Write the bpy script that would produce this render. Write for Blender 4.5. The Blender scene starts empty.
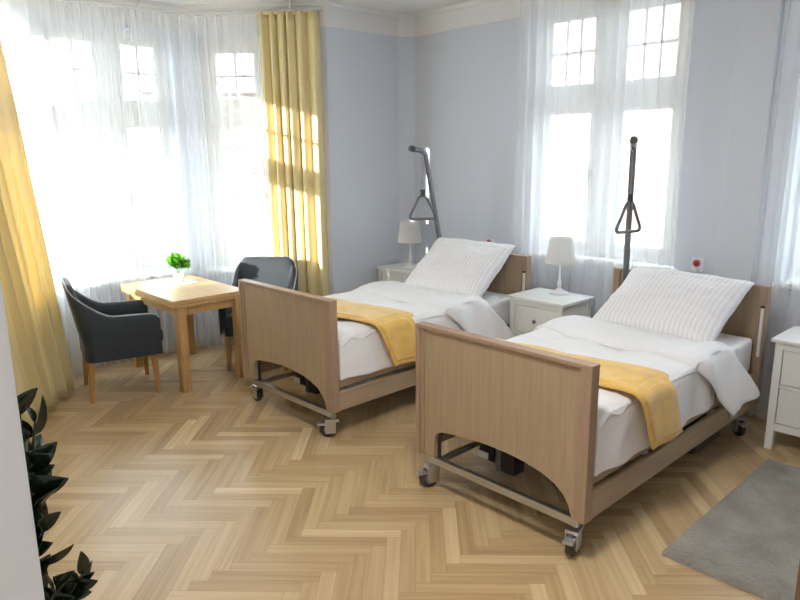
import bpy, bmesh, math, random
from mathutils import Vector, Matrix, noise
random.seed(7)
PI = math.pi
scene = bpy.context.scene
C = scene.collection

# ------------------------------------------------------------------ materials
def mat(name, col, rough=.5, metal=0, spec=.5, bump=None, var=None, sheen=0, coat=0, subsurf=0):
    m = bpy.data.materials.new(name); m.use_nodes = True
    nt = m.node_tree; b = nt.nodes['Principled BSDF']
    b.inputs['Base Color'].default_value = (*col, 1); b.inputs['Roughness'].default_value = rough
    b.inputs['Metallic'].default_value = metal; b.inputs['Specular IOR Level'].default_value = spec
    if sheen: b.inputs['Sheen Weight'].default_value = sheen
    if coat: b.inputs['Coat Weight'].default_value = coat; b.inputs['Coat Roughness'].default_value = .15
    tc = nt.nodes.new('ShaderNodeTexCoord')
    if var:      # (scale, darker factor, stretch)
        mp = nt.nodes.new('ShaderNodeMapping'); mp.inputs['Scale'].default_value = var[2]
        n = nt.nodes.new('ShaderNodeTexNoise'); n.inputs['Scale'].default_value = var[0]; n.inputs['Detail'].default_value = 5
        r = nt.nodes.new('ShaderNodeValToRGB')
        r.color_ramp.elements[0].position = .3; r.color_ramp.elements[1].position = .7
        r.color_ramp.elements[0].color = (*[c*var[1] for c in col], 1); r.color_ramp.elements[1].color = (*col, 1)
        nt.links.new(tc.outputs['Object'], mp.inputs[0]); nt.links.new(mp.outputs[0], n.inputs['Vector'])
        nt.links.new(n.outputs['Fac'], r.inputs[0]); nt.links.new(r.outputs[0], b.inputs['Base Color'])
    if bump:     # (scale, strength, distance)
        n = nt.nodes.new('ShaderNodeTexNoise'); n.inputs['Scale'].default_value = bump[0]; n.inputs['Detail'].default_value = 4
        bp = nt.nodes.new('ShaderNodeBump'); bp.inputs['Strength'].default_value = bump[1]; bp.inputs['Distance'].default_value = bump[2]
        nt.links.new(tc.outputs['Object'], n.inputs['Vector']); nt.links.new(n.outputs['Fac'], bp.inputs['Height'])
        nt.links.new(bp.outputs[0], b.inputs['Normal'])
    return m

def cloth_mat(name, col, opacity, trans=.5, rough=1.0):
    """cloth that lets light through: transparent gaps between threads + diffuse/translucent thread"""
    m = bpy.data.materials.new(name); m.use_nodes = True; nt = m.node_tree; nt.nodes.clear()
    o = nt.nodes.new('ShaderNodeOutputMaterial'); d = nt.nodes.new('ShaderNodeBsdfDiffuse'); t = nt.nodes.new('ShaderNodeBsdfTranslucent')
    d.inputs[0].default_value = (*col, 1); t.inputs[0].default_value = (*col, 1)
    mx = nt.nodes.new('ShaderNodeMixShader'); mx.inputs[0].default_value = trans
    nt.links.new(d.outputs[0], mx.inputs[1]); nt.links.new(t.outputs[0], mx.inputs[2])
    if opacity >= 1:
        nt.links.new(mx.outputs[0], o.inputs[0]); return m
    tr = nt.nodes.new('ShaderNodeBsdfTransparent'); m2 = nt.nodes.new('ShaderNodeMixShader'); m2.inputs[0].default_value = opacity
    nt.links.new(tr.outputs[0], m2.inputs[1]); nt.links.new(mx.outputs[0], m2.inputs[2]); nt.links.new(m2.outputs[0], o.inputs[0])
    return m

def glass_mat(name):
    m = bpy.data.materials.new(name); m.use_nodes = True; nt = m.node_tree; nt.nodes.clear()
    o = nt.nodes.new('ShaderNodeOutputMaterial'); g = nt.nodes.new('ShaderNodeBsdfGlossy'); t = nt.nodes.new('ShaderNodeBsdfTransparent')
    g.inputs['Roughness'].default_value = .02; t.inputs[0].default_value = (.96, .98, .97, 1)
    mx = nt.nodes.new('ShaderNodeMixShader'); mx.inputs[0].default_value = .06
    nt.links.new(t.outputs[0], mx.inputs[1]); nt.links.new(g.outputs[0], mx.inputs[2]); nt.links.new(mx.outputs[0], o.inputs[0])
    return m

def floor_mat():
    m = bpy.data.materials.new('oak_parquet'); m.use_nodes = True; nt = m.node_tree; b = nt.nodes['Principled BSDF']
    at = nt.nodes.new('ShaderNodeAttribute'); at.attribute_name = 'tone'
    uv = nt.nodes.new('ShaderNodeUVMap'); uv.uv_map = 'grain'
    mp = nt.nodes.new('ShaderNodeMapping'); mp.inputs['Scale'].default_value = (.9, 30, 1)
    n = nt.nodes.new('ShaderNodeTexNoise'); n.inputs['Scale'].default_value = 1.5; n.inputs['Detail'].default_value = 6; n.inputs['Distortion'].default_value = .6
    nt.links.new(uv.outputs[0], mp.inputs[0]); nt.links.new(mp.outputs[0], n.inputs['Vector'])
    add = nt.nodes.new('ShaderNodeMath'); add.operation = 'MULTIPLY_ADD'; add.inputs[1].default_value = .75
    nt.links.new(n.outputs['Fac'], add.inputs[0]); nt.links.new(at.outputs['Fac'], add.inputs[2])
    r = nt.nodes.new('ShaderNodeValToRGB'); e = r.color_ramp.elements
    e[0].position = .15; e[0].color = (.34, .215, .10, 1)
    e[1].position = 1.15 if False else 1.0; e[1].color = (.72, .56, .34, 1)
    x = e.new(.5); x.color = (.48, .335, .175, 1)
    x = e.new(.75); x.color = (.57, .415, .23, 1)
    nt.links.new(add.outputs[0], r.inputs[0]); nt.links.new(r.outputs[0], b.inputs['Base Color'])
    b.inputs['Roughness'].default_value = .36; b.inputs['Specular IOR Level'].default_value = .5
    n2 = nt.nodes.new('ShaderNodeTexNoise'); n2.inputs['Scale'].default_value = 3; n2.inputs['Detail'].default_value = 3
    mr = nt.nodes.new('ShaderNodeMapRange'); mr.inputs['To Min'].default_value = .275; mr.inputs['To Max'].default_value = .37
    tc = nt.nodes.new('ShaderNodeTexCoord'); nt.links.new(tc.outputs['Object'], n2.inputs['Vector'])
    nt.links.new(n2.outputs['Fac'], mr.inputs['Value']); nt.links.new(mr.outputs[0], b.inputs['Roughness'])
    bp = nt.nodes.new('ShaderNodeBump'); bp.inputs['Strength'].default_value = .12; bp.inputs['Distance'].default_value = .002
    nt.links.new(n.outputs['Fac'], bp.inputs['Height']); nt.links.new(bp.outputs[0], b.inputs['Normal'])
    return m

def satin_mat():
    """white satin-stripe cotton"""
    m = mat('striped_white_satin', (.80, .79, .80), .7, sheen=.3); nt = m.node_tree; b = nt.nodes['Principled BSDF']
    uv = nt.nodes.new('ShaderNodeUVMap'); uv.uv_map = 'cloth'
    w = nt.nodes.new('ShaderNodeTexWave'); w.inputs['Scale'].default_value = 8.5; w.bands_direction = 'X'
    r = nt.nodes.new('ShaderNodeValToRGB'); e = r.color_ramp.elements
    e[0].position = .4; e[0].color = (.74, .73, .76, 1); e[1].position = .6; e[1].color = (.83, .82, .83, 1)
    nt.links.new(uv.outputs[0], w.inputs[0]); nt.links.new(w.outputs['Fac'], r.inputs[0]); nt.links.new(r.outputs[0], b.inputs['Base Color'])
    return m

def facade_mat(name, col, joint, bh, bw):
    m = mat(name, col, .9); nt = m.node_tree; b = nt.nodes['Principled BSDF']
    tc = nt.nodes.new('ShaderNodeUVMap'); tc.uv_map = 'wall'; br = nt.nodes.new('ShaderNodeTexBrick')
    br.inputs['Color1'].default_value = (*col, 1); br.inputs['Color2'].default_value = (*[c*.96 for c in col], 1); br.inputs['Mortar'].default_value = (*joint, 1)
    br.inputs['Scale'].default_value = 1; br.inputs['Mortar Size'].default_value = .03; br.inputs['Brick Width'].default_value = bw; br.inputs['Row Height'].default_value = bh
    nt.links.new(tc.outputs[0], br.inputs['Vector']); nt.links.new(br.outputs['Color'], b.inputs['Base Color'])
    return m

M = dict(
    bowl=cloth_mat('opal_glass', (.9, .88, .84), 1, .6),
    wall=mat('pale_grey_blue_paint', (.65, .685, .765), .85, bump=(120, .05, .002)),
    white=mat('white_wall_paint', (.80, .80, .80), .8, bump=(120, .05, .002)),
    ceil=mat('white_ceiling_paint', (.82, .82, .81), .9),
    winwood=mat('white_window_paint', (.78, .78, .76), .45),
    glass=glass_mat('window_glass'),
    floor=floor_mat(),
    groove=mat('dark_floor_joint', (.16, .10, .05), .8),
    base=mat('white_skirting', (.74, .72, .69), .5),
    sheer=cloth_mat('white_voile', (.90, .91, .93), .38, .45),
    yellow=cloth_mat('yellow_curtain_fabric', (.90, .79, .48), 1, .25),
    blanket=mat('yellow_fleece', (.84, .52, .12), .95, sheen=.5, bump=(90, .35, .004), var=(14, .82, (1, 1, 1))),
    sheet=mat('white_cotton', (.80, .79, .80), .9, sheen=.25, bump=(7, .6, .03)),
    satin=satin_mat(),
    bedwood=mat('pale_beech_laminate', (.40, .292, .18), .45, var=(2.4, .82, (22, 22, 1.2))),
    bedwood_h=mat('pale_beech_laminate_rail', (.42, .31, .205), .45, var=(2.4, .8, (22, 1.0, 22))),
    bedtrim=mat('beech_edge_trim', (.37, .25, .165), .45, var=(3, .8, (18, 18, 1.2))),
    oak=mat('honey_oak', (.56, .34, .135), .42, var=(3, .72, (16, 16, 1.3))),
    oaktop=mat('honey_oak_top', (.62, .41, .19), .35, var=(3, .78, (1.3, 16, 16))),
    leg=mat('golden_oak_leg', (.48, .25, .08), .45, var=(3, .75, (16, 16, 1.3))),
    steel=mat('brushed_steel', (.55, .56, .57), .32, 1),
    galv=mat('grey_powdercoat', (.36, .38, .38), .4, .6),
    pole=mat('dark_grey_pole', (.20, .21, .24), .35, .5),
    black=mat('black_plastic', (.015, .016, .018), .4),
    rubber=mat('grey_rubber', (.05, .05, .055), .6),
    grip=mat('grey_grip_plastic', (.15, .15, .165), .35),
    label=mat('pale_label', (.75, .74, .68), .6),
    strap=mat('grey_webbing', (.30, .30, .33), .8),
    lacquer=mat('white_lacquer', (.78, .78, .75), .35),
    lamp=mat('white_lamp_metal', (.82, .81, .79), .3),
    knob=mat('dark_brass_knob', (.18, .17, .15), .3, 1),
    shade=cloth_mat('pleated_white_shade', (.90, .895, .88), 1, .45),
    chair=mat('charcoal_upholstery', (.017, .026, .037), .6, sheen=.12, bump=(260, .3, .001)),
    piping=mat('light_grey_piping', (.42, .45, .50), .6),
    rug=mat('grey_pile_rug', (.34, .315, .27), 1, sheen=.2, bump=(60, .9, .02), var=(7, .66, (1, 1, 1))),
    green=mat('bright_green_leaf', (.12, .42, .03), .45),
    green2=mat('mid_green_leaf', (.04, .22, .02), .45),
    darkleaf=mat('dark_glossy_leaf', (.006, .014, .007), .25),
    stem=mat('dark_green_stem', (.03, .05, .02), .4),
    china=mat('white_china', (.85, .85, .85), .25),
    soil=mat('potting_soil', (.04, .025, .015), .95),
    potgrey=mat('dark_planter', (.06, .06, .065), .5),
    boxw=mat('pale_wall_box', (.80, .79, .80), .4),
    red=mat('red_button', (.45, .005, .03), .35),
    magenta=mat('magenta_ring', (.50, .18, .30), .4),
    pink=facade_mat('pink_stone_facade', (.18, .12, .12), (.08, .055, .055), .55, 6),
    beige=mat('beige_render', (.26, .195, .14), .9),
    roof=mat('grey_roof_tiles', (.30, .32, .38), .7),
    dkglass=mat('dark_window_glass', (.05, .06, .08), .15),
    asphalt=mat('grey_street', (.35, .34, .33), .95),
    cabinet=mat('brown_wood_cabinet', (.20, .105, .05), .45, var=(3, .75, (16, 16, 1.3))),
    rail=mat('white_curtain_rail', (.70, .70, .70), .4),
)

# ------------------------------------------------------------------ mesh helpers
class MB:
    def __init__(s, off=(0, 0, 0)): s.bm = bmesh.new(); s.off = Vector(off)
    def _xf(s, vs, m=None):
        for v in vs:
            if m is not None: v.co = m @ v.co
            v.co += s.off
    def box(s, a, b, bev=0, m=None, seg=2):
        a, b = Vector(a), Vector(b)
        g = bmesh.ops.create_cube(s.bm, size=1); vs = g['verts']
        for v in vs: v.co = Vector([(a[i]+b[i])/2 + v.co[i]*abs(b[i]-a[i]) for i in range(3)])
        if bev:
            es = list({e for v in vs for e in v.link_edges})
            r = bmesh.ops.bevel(s.bm, geom=es, offset=bev, segments=seg, affect='EDGES', profile=.7)
            vs = list({v for f in r['faces'] for v in f.verts} | {v for v in vs if v.is_valid})
        s._xf(vs, m); return s
    def poly(s, pts, faces, m=None):
        vs = [s.bm.verts.new(Vector(p)) for p in pts]
        for f in faces:
            try: s.bm.faces.new([vs[i] for i in f])
            except ValueError: pass
        s._xf(vs, m); return s
    def prism(s, foot, z0, z1, m=None):
        n = len(foot)
        pts = [(*p, z0) for p in foot] + [(*p, z1) for p in foot]
        return s.poly(pts, [tuple(range(n))[::-1], tuple(range(n, 2*n))] + [(i, (i+1) % n, (i+1) % n+n, i+n) for i in range(n)], m)
    def extr(s, outline, d, axis=1, at=0, m=None):
        """outline in the plane across axis, extruded by d along axis"""
        n = len(outline); pts = []
        for k in (at, at+d):
            for p in outline:
                q = list(p); q.insert(axis, k); pts.append(q)
        return s.poly(pts, [tuple(range(n)), tuple(range(n, 2*n))[::-1]] + [(i, i+n, (i+1) % n+n, (i+1) % n) for i in range(n)], m)
    def tube(s, pts, r, n=10, closed=False, m=None, cap=True):
        pts = [Vector(p) for p in pts]; rs = r if isinstance(r, (list, tuple)) else [r]*len(pts)
        rings = []; N = len(pts); up = None
        for i, p in enumerate(pts):
            a = pts[(i-1) % N] if (closed or i) else p; b = pts[(i+1) % N] if (closed or i < N-1) else p
            t = (b-a).normalized()
            if up is None: up = Vector((0, 0, 1)) if abs(t.z) < .9 else Vector((1, 0, 0))
            x = t.cross(up).normalized(); y = x.cross(t).normalized(); up = y
            rings.append([s.bm.verts.new(p+(x*math.cos(2*PI*k/n)+y*math.sin(2*PI*k/n))*rs[i]) for k in range(n)])
        for i in range(N if closed else N-1):
            A, B = rings[i], rings[(i+1) % N]
            for k in range(n):
                s.bm.faces.new([A[k], A[(k+1) % n], B[(k+1) % n], B[k]])
        if cap and not closed:
            s.bm.faces.new(rings[0][::-1]); s.bm.faces.new(rings[-1])
        s._xf([v for q in rings for v in q], m); return s
    def lathe(s, prof, n=32, at=(0, 0, 0), m=None, rip=0, ripn=0):
        at = Vector(at); rings = []
        for (r, z) in prof:
            rings.append([s.bm.verts.new(at+Vector(((r+(rip if k % 2 else 0))*math.cos(2*PI*k/n), (r+(rip if k % 2 else 0))*math.sin(2*PI*k/n), z))) for k in range(n)])
        for A, B in zip(rings, rings[1:]):
            for k in range(n): s.bm.faces.new([A[k], A[(k+1) % n], B[(k+1) % n], B[k]])
        if prof[0][0] > 0 and not rip: s.bm.faces.new(rings[0][::-1])
        if prof[-1][0] > 0 and not rip: s.bm.faces.new(rings[-1])
        s._xf([v for q in rings for v in q], m); return s
    def grid(s, fn, nu, nv, uvname=None, closedu=False):
        vs = [[s.bm.verts.new(Vector(fn(i/nu, j/nv))+s.off) for j in range(nv+1)] for i in range(nu+(0 if closedu else 1))]
        L = s.bm.loops.layers.uv.get(uvname) or s.bm.loops.layers.uv.new(uvname) if uvname else None
        for i in range(nu):
            for j in range(nv):
                i2 = (i+1) % len(vs) if closedu else i+1
                f = s.bm.faces.new([vs[i][j], vs[i2][j], vs[i2][j+1], vs[i][j+1]])
                if L:
                    for l, (a, b) in zip(f.loops, ((i, j), (i+1, j), (i+1, j+1), (i, j+1))): l[L].uv = (a/nu, b/nv)
        return s
    def build(s, name, material, parent=None, smooth=False, recalc=True):
        if recalc: bmesh.ops.recalc_face_normals(s.bm, faces=s.bm.faces)
        me = bpy.data.meshes.new(name); s.bm.to_mesh(me); s.bm.free(); me.materials.append(material)
        if smooth:
            for p in me.polygons: p.use_smooth = True
        o = bpy.data.objects.new(name, me); C.objects.link(o)
        if parent is not None: o.parent = parent
        return o

def solid(o, t, off=0):
    m = o.modifiers.new('thickness', 'SOLIDIFY'); m.thickness = t; m.offset = off; return o
def sub(o, n=1):
    m = o.modifiers.new('smooth', 'SUBSURF'); m.levels = n; m.render_levels = n; return o
def bevel(o, w, seg=2):
    m = o.modifiers.new('bevel', 'BEVEL'); m.width = w; m.segments = seg; m.limit_method = 'ANGLE'; return o
def smooth_by_angle(o, a=40):
    for p in o.data.polygons: p.use_smooth = True
    try: o.data.set_sharp_from_angle(angle=math.radians(a))
    except Exception: pass
    return o
def tag(o, label=None, cat=None, group=None, kind=None):
    for k, v in (('label', label), ('category', cat), ('group', group), ('kind', kind)):
        if v: o[k] = v
    return o
def empty(name, loc, rz=0):
    o = bpy.data.objects.new(name, None); C.objects.link(o); o.location = loc; o.rotation_euler = (0, 0, rz); o.empty_display_size = .1; return o
def struct(o): o['kind'] = 'structure'; return o
def kids(o): return [c for c in bpy.data.objects if c.parent == o]
def copy_tree(o, parent=None):
    c = o.copy(); C.objects.link(c)
    if parent is not None: c.parent = parent
    for ch in kids(o): copy_tree(ch, c)
    return c
def nz(x, y, z=0, s=1): return noise.noise(Vector((x*s, y*s, z*s)))

# ------------------------------------------------------------------ camera
cam = bpy.data.objects.new('camera', bpy.data.cameras.new('camera')); C.objects.link(cam); scene.camera = cam
F, yaw, pitch, roll = 673.023, -0.8132, 0.2157, -0.0087
f = Vector((math.sin(yaw)*math.cos(pitch), math.cos(yaw)*math.cos(pitch), -math.sin(pitch)))
r = Vector((math.cos(yaw), -math.sin(yaw), 0)); u = r.cross(f)
r2 = r*math.cos(roll)+u*math.sin(roll); u2 = -r*math.sin(roll)+u*math.cos(roll)
cam.matrix_world = Matrix(((r2.x, u2.x, -f.x, 2.3287), (r2.y, u2.y, -f.y, -2.3067), (r2.z, u2.z, -f.z, 1.7228), (0, 0, 0, 1)))
cam.data.sensor_width = 36; cam.data.lens = F/800*36; cam.data.clip_start = .03

# ------------------------------------------------------------------ room shell
ZC = 2.95            # ceiling
T = .28
W0, W1, W2, W3 = Vector((-2.43, 1.37)), Vector((-3.36, .52)), Vector((-3.36, -.65)), Vector((-2.43, -1.46))
def miter(P, dirs):   # outward normals of the adjoining segments
    n = (dirs[0]+dirs[1]).normalized(); k = T/max(.3, n.dot(dirs[0])); return P+n*k
def nrm(a, b):        # outward (left wall runs from +y to -y; outward is -x)
    d = (b-a).normalized(); return Vector((d.y, -d.x))
nl = Vector((-1, 0)); nA, nB, nC = nrm(W0, W1), nrm(W1, W2), nrm(W2, W3)
O0, O1, O2, O3 = miter(W0, (nl, nA)), miter(W1, (nA, nB)), miter(W2, (nB, nC)), miter(W3, (nC, nl))

def wall_open(name, A, B, AO, BO, ops, z0=0, z1=ZC, material=None):
    """wall block with inner edge A-B and outer edge AO-BO; ops = openings (s0, s1, zlow, zhigh) in metres from A"""
    L = (B-A).length; mb = MB(); d = (B-A)/L; n = Vector((d.y, -d.x))
    if n.dot(AO-A) < 0: n = -n
    def P(s, inner):
        if inner: return A+d*s
        if s <= 0: return AO
        if s >= L: return BO
        return A+d*s+n*T
    cuts = [0]+[c for o in ops for c in o[:2]]+[L]
    for i in range(len(cuts)-1):
        s0, s1 = cuts[i], cuts[i+1]
        foot = [P(s0, 1), P(s1, 1), P(s1, 0), P(s0, 0)]
        if i % 2 == 0: mb.prism(foot, z0, z1)
        else:
            o = ops[i//2]
            mb.prism(foot, z0, o[2]); mb.prism(foot, o[3], z1)
    return struct(mb.build(name, material or M['wall']))

nwin = [0]
def window(A, d, n, w, zs, zh, ztr, cols, upper=(1, 1), lower=(0, 0), recess=.10, mull=.16, fr=.06, sash=.055, sill=True):
    """window filling an opening of width w starting at A along d, n = outward"""
    nwin[0] += 1
    e = struct(empty('window_%d' % nwin[0], (A.x, A.y, 0), math.atan2(d.y, d.x)))
    # local frame: x along d, y towards +90deg; sgn turns y outward
    sg = 1 if Vector((-d.y, d.x)).dot(n) > 0 else -1
    def bx(mb, x0, x1, y0, y1, z0, z1, bv=.006): mb.box((x0, min(sg*y0, sg*y1), z0), (x1, max(sg*y0, sg*y1), z1), bv)
    mb = MB(); y0, y1 = recess, recess+.07
    bx(mb, 0, fr, y0, y1, zs, zh); bx(mb, w-fr, w, y0, y1, zs, zh)
    bx(mb, fr, w-fr, y0, y1, zs, zs+fr); bx(mb, fr, w-fr, y0, y1, zh-fr, zh)
    bx(mb, fr, w-fr, y0-.02, y1, ztr-.06, ztr+.06)
    bx(mb, fr, w-fr, y0-.035, y0-.015, ztr+.035, ztr+.06)
    xs = [(fr, w-fr)]
    if cols == 2:
        bx(mb, w/2-mull/2, w/2+mull/2, y0-.015, y1, zs+fr, zh-fr)
        xs = [(fr, w/2-mull/2), (w/2+mull/2, w-fr)]
    mb.build('window_frame', M['winwood'], e)
    for (a, b) in xs:
        for (p, q, mu) in ((zs+fr, ztr-.06, lower), (ztr+.06, zh-fr, upper)):
            mb = MB(); s = sash
            bx(mb, a, a+s, y0+.01, y1-.01, p, q); bx(mb, b-s, b, y0+.01, y1-.01, p, q)
            bx(mb, a+s, b-s, y0+.01, y1-.01, p, p+s); bx(mb, a+s, b-s, y0+.01, y1-.01, q-s, q)
            for k in range(mu[0]):
                x = a+s+(b-a-2*s)*(k+1)/(mu[0]+1); bx(mb, x-.011, x+.011, y0+.02, y1-.02, p+s, q-s, .003)
            for k in range(mu[1]):
                z = p+s+(q-p-2*s)*(k+1)/(mu[1]+1); bx(mb, a+s, b-s, y0+.02, y1-.02, z-.011, z+.011, .003)
            sh = mb.build('sash', M['winwood'], e)
            mb = MB(); bx(mb, a+s-.005, b-s+.005, y0+.033, y0+.037, p+s-.005, q-s+.005, 0); mb.build('pane', M['glass'], sh)
        mb = MB(); xm = b-sash/2 if a < .1 or cols == 1 else a+sash/2
        bx(mb, xm-.012, xm+.012, y0-.025, y0+.01, zs+.62, zs+.68, .004); bx(mb, xm-.008, xm+.008, y0-.04, y0-.02, zs+.54, zs+.67, .004)
        mb.build('handle', M['steel'], e)
    if sill:
        mb = MB(); bx(mb, -.03, w+.03, -.05, recess, zs-.035, zs, .008); mb.build('window_sill', M['winwood'], e)
    return e

# bay: the three window walls
ZS, ZH, ZT = .70, 2.72, 2.06
def bay(name, A, B, AO, BO, s0, s1, cols, **k):
    d = (B-A).normalized(); n = Vector((d.y, -d.x))
    if n.dot(AO-A) < 0: n = -n
    wall_open(name, A, B, AO, BO, [(s0, s1, ZS-.03, ZH)])
    window(A+d*s0, d, n, s1-s0, ZS, ZH, ZT, cols, **k)
bay('wall_bay_right', W1, W0, O1, O0, .12, .74, 1, upper=(1, 1), fr=.07, sash=.075)
bay('wall_bay_center', W2, W1, O2, O1, .07, 1.09, 2, upper=(1, 1), mull=.13)
bay('wall_bay_left', W3, W2, O3, O2, .10, 1.17, 1, upper=(1, 1), fr=.05, sash=.04)
# straight left wall, chamfered corner, back wall
YB = 2.30; XC = Vector((-2.43, 2.19)); XD = Vector((-2.32, YB))
wall_open('wall_left', W0, XC, O0, Vector((-2.43-T, 2.19)), [])
struct(MB().prism([(-2.43, 2.19), (-2.32, 2.30), (-2.32, 2.30+T), (-2.43-T, 2.30+T), (-2.43-T, 2.19)], 0, ZC).build('wall_corner', M['wall']))
B2a, B2b = -.97, .26          # back window opening
W5a, W5b = .95, 1.95           # right back window opening
wall_open('wall_back', XD, Vector((3.2, YB)), Vector((-2.32, YB+T)), Vector((3.2, YB+T)), [(B2a+2.32, B2b+2.32, .88, 2.80), (W5a+2.32, W5b+2.32, .88, 2.80)])
dX, nY = Vector((1, 0)), Vector((0, 1))
window(Vector((B2a, YB)), dX, nY, B2b-B2a, .91, 2.80, 2.11, 2, upper=(2, 1), mull=.17, fr=.07, sash=.05, recess=.05)
window(Vector((W5a, YB)), dX, nY, W5b-W5a, .91, 2.80, 2.11, 2, upper=(2, 1), mull=.14, recess=.14)
struct(MB().box((.56, YB-.045, 0), (.80, YB, ZC), .012).build('wall_pilaster', M['wall']))
# remaining walls (doorway where the camera stands)
wall_open('wall_side', W3, Vector((-2.43, -2.13)), O3, Vector((-2.43-T, -2.13)), [])
struct(MB().box((-2.71, -2.41, 0), (1.452, -2.13, ZC), 0).build('wall_front', M['white']))
struct(MB().box((1.452, -2.41, 2.25), (3.2, -2.13, ZC), 0).box((2.95, -2.41, 0), (3.2, -2.13, 2.25), 0).build('wall_lintel', M['white']))
struct(MB().box((3.2, -4.2, 0), (3.4, YB+T, ZC), 0).build('wall_right', M['wall']))
struct(MB().box((-.6, -4.4, 0), (3.4, -4.2, ZC), 0).box((-.8, -4.4, 0), (-.6, -2.41, ZC), 0).build('wall_corridor', M['white']))
struct(MB().prism([(-.8, -4.4), (3.4, -4.4), (3.4, YB+T), (-2.43-T, YB+T), tuple(O0), tuple(O1), tuple(O2), tuple(O3), (-2.43-T, -2.41), (-.8, -2.41)], ZC, ZC+.2).build('ceiling', M['ceil']))

# cornice: white band with a small moulding, following the walls
def strip(pts, z0, z1, t, name, material, side=1, prof=None):
    """band on the room side of a polyline; side=1 room lies to the left of travel"""
    P = [Vector(p) for p in pts]; inner = []
    for i, p in enumerate(P):
        ns = []
        if i: d = (p-P[i-1]).normalized(); ns.append(Vector((-d.y, d.x))*side)
        if i < len(P)-1: d = (P[i+1]-p).normalized(); ns.append(Vector((-d.y, d.x))*side)
        n = sum(ns, Vector((0, 0))).normalized(); inner.append(p+n*t/max(.4, n.dot(ns[0])))
    mb = MB()
    for i in range(len(P)-1): mb.prism([P[i], P[i+1], inner[i+1], inner[i]], z0, z1)
    return struct(mb.build(name, material))
room_line = [(3.2, YB), (-2.32, YB), (-2.43, 2.19), tuple(W0), tuple(W1), tuple(W2), tuple(W3), (-2.43, -2.13)]
strip(room_line, 2.765, ZC, .006, 'trim_1', M['white'])
strip(room_line, 2.915, ZC, .03, 'trim_2', M['ceil'])
strip(room_line, 2.758, 2.768, .008, 'trim_3', M['white'])
strip(room_line[:4], 0, .09, .015, 'baseboard_back', M['base'])
strip(room_line[3:], 0, .09, .015, 'baseboard_left', M['base'])

# herringbone parquet: every stave a face with its own tone
def build_floor():
    bm = bmesh.new(); tone = bm.loops.layers.float_color.new('tone') if hasattr(bm.loops.layers, 'float_color') else bm.loops.layers.color.new('tone')
    uv = bm.loops.layers.uv.new('grain')
    w, n = .066, 7; L = w*n; g = .0004
    c = math.cos(PI/4)
    def W(a, b): return ((a-b)*c-.02, (a+b)*c+.02)
    rnd = random.Random(3)
    def inside(p): return -3.75 < p[0] < 3.35 and -4.3 < p[1] < 2.5
    cnt = 0
    for i in range(-140, 141):
        for j in range(-14, 15):
            ox, oy = i*w+j*L, i*w-j*L
            for kind in (0, 1):
                if kind == 0: x0, y0, dx, dy = ox, oy, L, w
                else: x0, y0, dx, dy = ox, oy+w, w, L
                q = [(x0+g, y0+g), (x0+dx-g, y0+g), (x0+dx-g, y0+dy-g), (x0+g, y0+dy-g)]
                pw = [W(*p) for p in q]
                if not all(inside(p) for p in pw): continue
                vs = [bm.verts.new((p[0], p[1], .0)) for p in pw]; fc = bm.faces.new(vs)
                t = rnd.random(); t = -.08+.36*t if rnd.random() > .09 else .34+.1*rnd.random()
                ou, ov = rnd.random()*50, rnd.random()*50
                for l, (qx, qy) in zip(fc.loops, q):
                    l[tone] = (t, t, t, 1)
                    l[uv].uv = (ou+(qx-x0 if kind == 0 else qy-y0), ov+(qy-y0 if kind == 0 else qx-x0))
                cnt += 1
    # bed of dark joint material just below the staves
    me = bpy.data.meshes.new('floor')
    g0 = len(bm.faces)
    vs = [bm.verts.new(p) for p in ((-3.9, -4.4, -.002), (3.4, -4.4, -.002), (3.4, 2.58, -.002), (-3.9, 2.58, -.002), (-3.9, -4.4, -.2), (3.4, -4.4, -.2), (3.4, 2.58, -.2), (-3.9, 2.58, -.2))]
    for q in ((0, 1, 2, 3), (7, 6, 5, 4), (0, 4, 5, 1), (1, 5, 6, 2), (2, 6, 7, 3), (3, 7, 4, 0)):
        fc = bm.faces.new([vs[k] for k in q]); fc.material_index = 1
    bm.to_mesh(me); bm.free(); me.materials.append(M['floor']); me.materials.append(M['groove'])
    o = bpy.data.objects.new('floor', me); C.objects.link(o); struct(o)
build_floor()

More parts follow.
